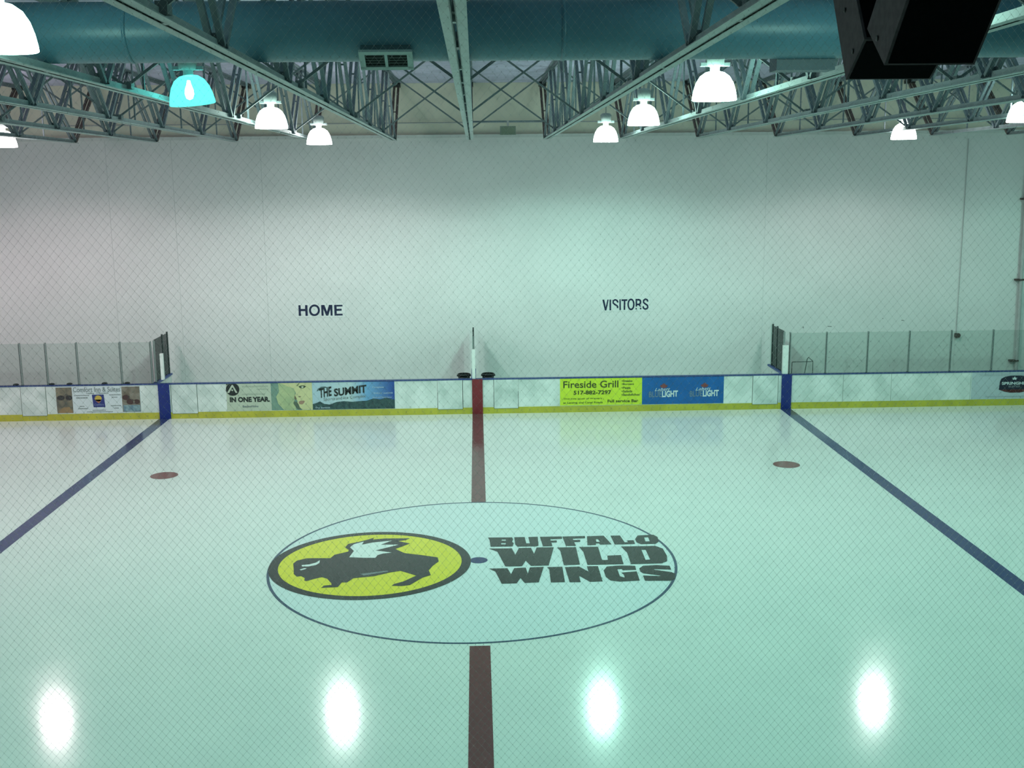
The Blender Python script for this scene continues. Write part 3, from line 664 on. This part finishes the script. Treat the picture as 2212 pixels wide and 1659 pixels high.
def lamp(x, y, zb, col, label, power=1.0, faulty=False, tilt=0):
    t = thing('high_bay_lamp', label, 'lamp', (x,y,zb), 'high bay lamps hung below the roof')
    R = .32
    prof = [(R,0),(R*.985,.05),(R*.93,.14),(R*.83,.24),(R*.66,.33),(R*.42,.385),(R*.22,.40)]
    full = prof + [(r-.008,h-.006) for r,h in prof[::-1]]
    e = (tuple(.35+.65*c for c in col))
    if faulty:
        bm_ = bpy.data.materials.new('bowl_clear'); bm_.use_nodes = True; nt = bm_.node_tree; nt.nodes.clear()
        o_=nt.nodes.new('ShaderNodeOutputMaterial'); tr=nt.nodes.new('ShaderNodeBsdfTransparent'); em=nt.nodes.new('ShaderNodeEmission'); ad_=nt.nodes.new('ShaderNodeAddShader')
        tr.inputs[0].default_value=(.35,.7,.72,1); em.inputs[0].default_value=(.16,.90,.78,1); em.inputs[1].default_value=.8
        nt.links.new(tr.outputs[0],ad_.inputs[0]); nt.links.new(em.outputs[0],ad_.inputs[1]); nt.links.new(ad_.outputs[0],o_.inputs[0])
    else:
        bm_ = mat('bowl_glow', (.8,.8,.8), .4, emis=e, estr=BOWL_E)
    mb = MB().lathe(full, 28, (x,y,zb), caps=False)
    if tilt:
        c, s = math.cos(tilt), math.sin(tilt); px, pz = x, zb+.40
        mb.v = [(px+(vx-px)*c-(vz-pz)*s, vy, pz+(vx-px)*s+(vz-pz)*c) for vx,vy,vz in mb.v]
    mb.build('bowl', bm_, t)
    bulb = mat('bulb_glow', (.9,.9,.9), .3, emis=e, estr=60 if faulty else 12)
    if not faulty: bulb.cycles.emission_sampling = 'NONE'; bm_.cycles.emission_sampling = 'FRONT'
    MB().lathe([(.02,.33),(.035,.27),(.06,.20),(.065,.14),(.045,.08),(.005,.06)],16,(x,y,zb)).build('bulb', bulb, t)
    MB().lathe([(.07,.39),(.07,.46),(.13,.48),(.14,.66),(.10,.70),(.02,.71)],20,(x,y,zb)).build('ballast_housing', mat('ballast_grey',(.40,.45,.44),.5), t)
    MB().box(x-.21,x+.21,y-.04,y+.04,zb+.47,zb+.52).build('mounting_bar', STEEL, t)
    zr = zdeck(y)
    MB().tube([(x,y,zb+.70),(x,y,zr)],.012,6).build('hanging_rod', POSTM, t)
    ld = bpy.data.lights.new('lamp_light', 'AREA'); ld.shape = 'DISK'; ld.size = .50; ld.energy = LAMP_W*power; ld.color = col; ld.spread = PI; spread_profile(ld)
    lo = bpy.data.objects.new('lamp_light', ld); COL.objects.link(lo); lo.parent = t; lo.location = (0,0,.012)
XS = [-19.3,-11.75,-3.92,3.42,11.05,18.6]
LAMPS = []
for r,(y,z) in enumerate(((9.45,7.75),(3.1,7.89),(-3.1,7.97),(-9.3,8.05))):
    for c,x in enumerate(XS):
        col = CY_; pw = (.97,.93,.74,.54)[r]
        if r == 0: col = [PK,PK,WH,MD,WH,CY_][c]
        if r == 1: col = [PK,PK,MD,CY_,MD,CY_][c]
        if r == 2: col = [WH,WH,CY_,CN,CN,CN][c]
        if r == 3: col = [CY_,CY_,CN,CN,CN,CN][c]
        if c < 2: pw *= .62
        if c == 4 and r < 2: pw *= .68
        if c == 3 and r < 2: pw *= 1.12
        if c == 5: pw *= .45
        if c == 4 and r > 1: pw *= .60
        if c == 0 and r > 1: pw *= .5
        xx = x
        if c == 2: xx = (-3.88,-3.94,-3.98,-4.07)[r]
        if c == 3: xx = (3.38,3.40,3.50,3.68)[r]
        rown = ('row nearest the far wall','second row from the far wall','third row from the far wall','row nearest the fence')[r]
        coln = ('leftmost column','outer left column','inner left column','inner right column','outer right column','rightmost column')[c]
        if (r,c) == (2,2):
            lamp(xx,y,z,col,'tilted cyan see-through lamp with its bulb showing, left of the centre joist', .8, True, .10)
        else:
            lamp(xx,y,z,col,'glowing %s high bay lamp, %s, %s' % ('pinkish white' if col is PK else 'white' if col is WH else 'cyan white', coln, rown), pw)

# ------------------------------------------------------------------ hanging loudspeakers
def side_pt(u, v, X):                # where the sight line meets the cabinet's left side plane x = X
    d = ray(u, v); s = (X-CAM[0])/d.x; return (CAM[1]+d.y*s, CAM[2]+d.z*s)
def speaker(X, L, far, wdt, label, facing_front, dots):
    P = [side_pt(u,v,X) for u,v in L]
    t = thing('loudspeaker', label, 'loudspeaker', (X+wdt/2, sum(p[0] for p in P)/len(P), min(p[1] for p in P)), 'black loudspeakers hung at the upper right')
    P2 = [Vector(p) for p in P]
    up0 = P2[0] + (P2[0]-P2[far[0]]).normalized()*.34
    up1 = P2[-1] + (P2[-1]-P2[far[1]]).normalized()*.34
    poly = [tuple(up0)]+[tuple(p) for p in P2]+[tuple(up1)]
    body = MB().prism(poly, lambda p:(X,p[0],p[1]), lambda p:(X+wdt,p[0],p[1])).build('cabinet', SPK, t)
    for (i,j) in facing_front:
        a, b = Vector(poly[i]), Vector(poly[j]); d = (b-a).normalized(); n = Vector((d[1],-d[0]))
        c = sum((Vector(p) for p in poly), Vector((0,0)))/len(poly)
        if n.dot(a-c) < 0: n = -n
        a2 = a+d*.012; b2 = b-d*.012
        q = [a2,b2,b2+n*.006,a2+n*.006]
        MB().prism([tuple(k) for k in q], lambda p:(X+.012,p[0],p[1]), lambda p:(X+wdt-.012,p[0],p[1])).build('grille', SPK_G, t)
    for (u,v) in dots:
        yy,zz = side_pt(u,v,X)
        MB().lathe([(.011,0),(.011,-.004),(.006,-.005)],12,(X,yy,zz),'x').build('rigging_bolt', BLACK, t)
    ty = (up0.x+up1.x)/2; tz = (up0.y+up1.y)/2
    MB().box(X-.012,X-.004,ty-.02,ty+.02,tz-.22,zdeck(ty)-.0).build('hanging_bracket', BLACK, t)
    MB().box(X+wdt+.004,X+wdt+.012,ty-.02,ty+.02,tz-.22,zdeck(ty)-.0).build('hanging_bracket', BLACK, t)
speaker(1.60, [(1958,0),(1910,141),(1873,62),(1893,0)], (1,2), .345, 'nearer black wedge loudspeaker, hanging on the right', [(0,2)], [(1896,83)])
speaker(1.665, [(1850,0),(1867,85),(1827,172),(1800,0)], (1,2), .372, 'farther black wedge loudspeaker, hanging lower on the left', [(0,2),(2,3)], [(1843,111),(1826,22)])

# ------------------------------------------------------------------ chain link fence in front of the viewer
FY = CAM[1]+5.5
fence = thing('chain_link_fence', 'wide chain link fence between the viewer and the rink', 'fence', (0,FY,3.0))
CW, CH = .0415, .0500
def fence_mesh():
    xa, xb, za, zb = -3.2, 3.4, 3.2, 7.85
    n = int((zb-za)/(CH/2)); ncol = int((xb-xa)/(CW/2))
    vs = []; fs = []; R = .00036
    def wob(x, z): return .004*math.sin(x*2.1+z*1.3)+.003*math.sin(z*3.7-x*1.1)
    for k in range(ncol):
        x0 = xa + k*(CW/2)*1.0
        if k % 1: continue
        base = len(vs)
        seq = []
        for j in range(n+1):
            z = za + j*CH/2
            side = (j+k) % 2
            x = x0 + (CW/2 if side else 0)
            s = 1 if side else -1
            # each bend hooks round its neighbour: two short points per bend
            seq.append((x - s*.0016, z-.0022, s*.0010, R*1.1)); seq.append((x, z, 0, R*2.9)); seq.append((x - s*.0016, z+.0022, -s*.0010, R*1.1))
            seq.append((x - s*.0045, z+.0055, -s*.0010, R))
        for (x,z,dy,r) in seq:
            y = FY + dy + wob(x,z)*1.0; xx = x + wob(z*1.7,x)*.35
            for a in range(4):
                an = PI/4+a*PI/2
                vs.append((xx+r*math.cos(an)*1.0, y+r*math.sin(an), z))
        m = len(seq)
        for i in range(m-1):
            o = base+i*4
            for a in range(4): fs.append((o+a, o+(a+1)%4, o+4+(a+1)%4, o+4+a))
    return vs, fs
vs, fs = fence_mesh()
mb = MB(); mb.v = vs; mb.f = fs; mb.sm = [True]*len(fs)
mb.build('wire_mesh', WIRE, fence, fix=False)['kind'] = 'stuff'
MB().tube([(-3.3,FY,3.18),(3.5,FY,3.18)],.022,10).build('bottom_rail', POSTM, fence)
MB().tube([(-3.3,FY,7.87),(3.5,FY,7.87)],.022,10).build('top_rail', POSTM, fence)
for x in (-3.28,3.48): MB().tube([(x,FY,.30),(x,FY,7.9)],.03,10).build('fence_post', POSTM, fence)
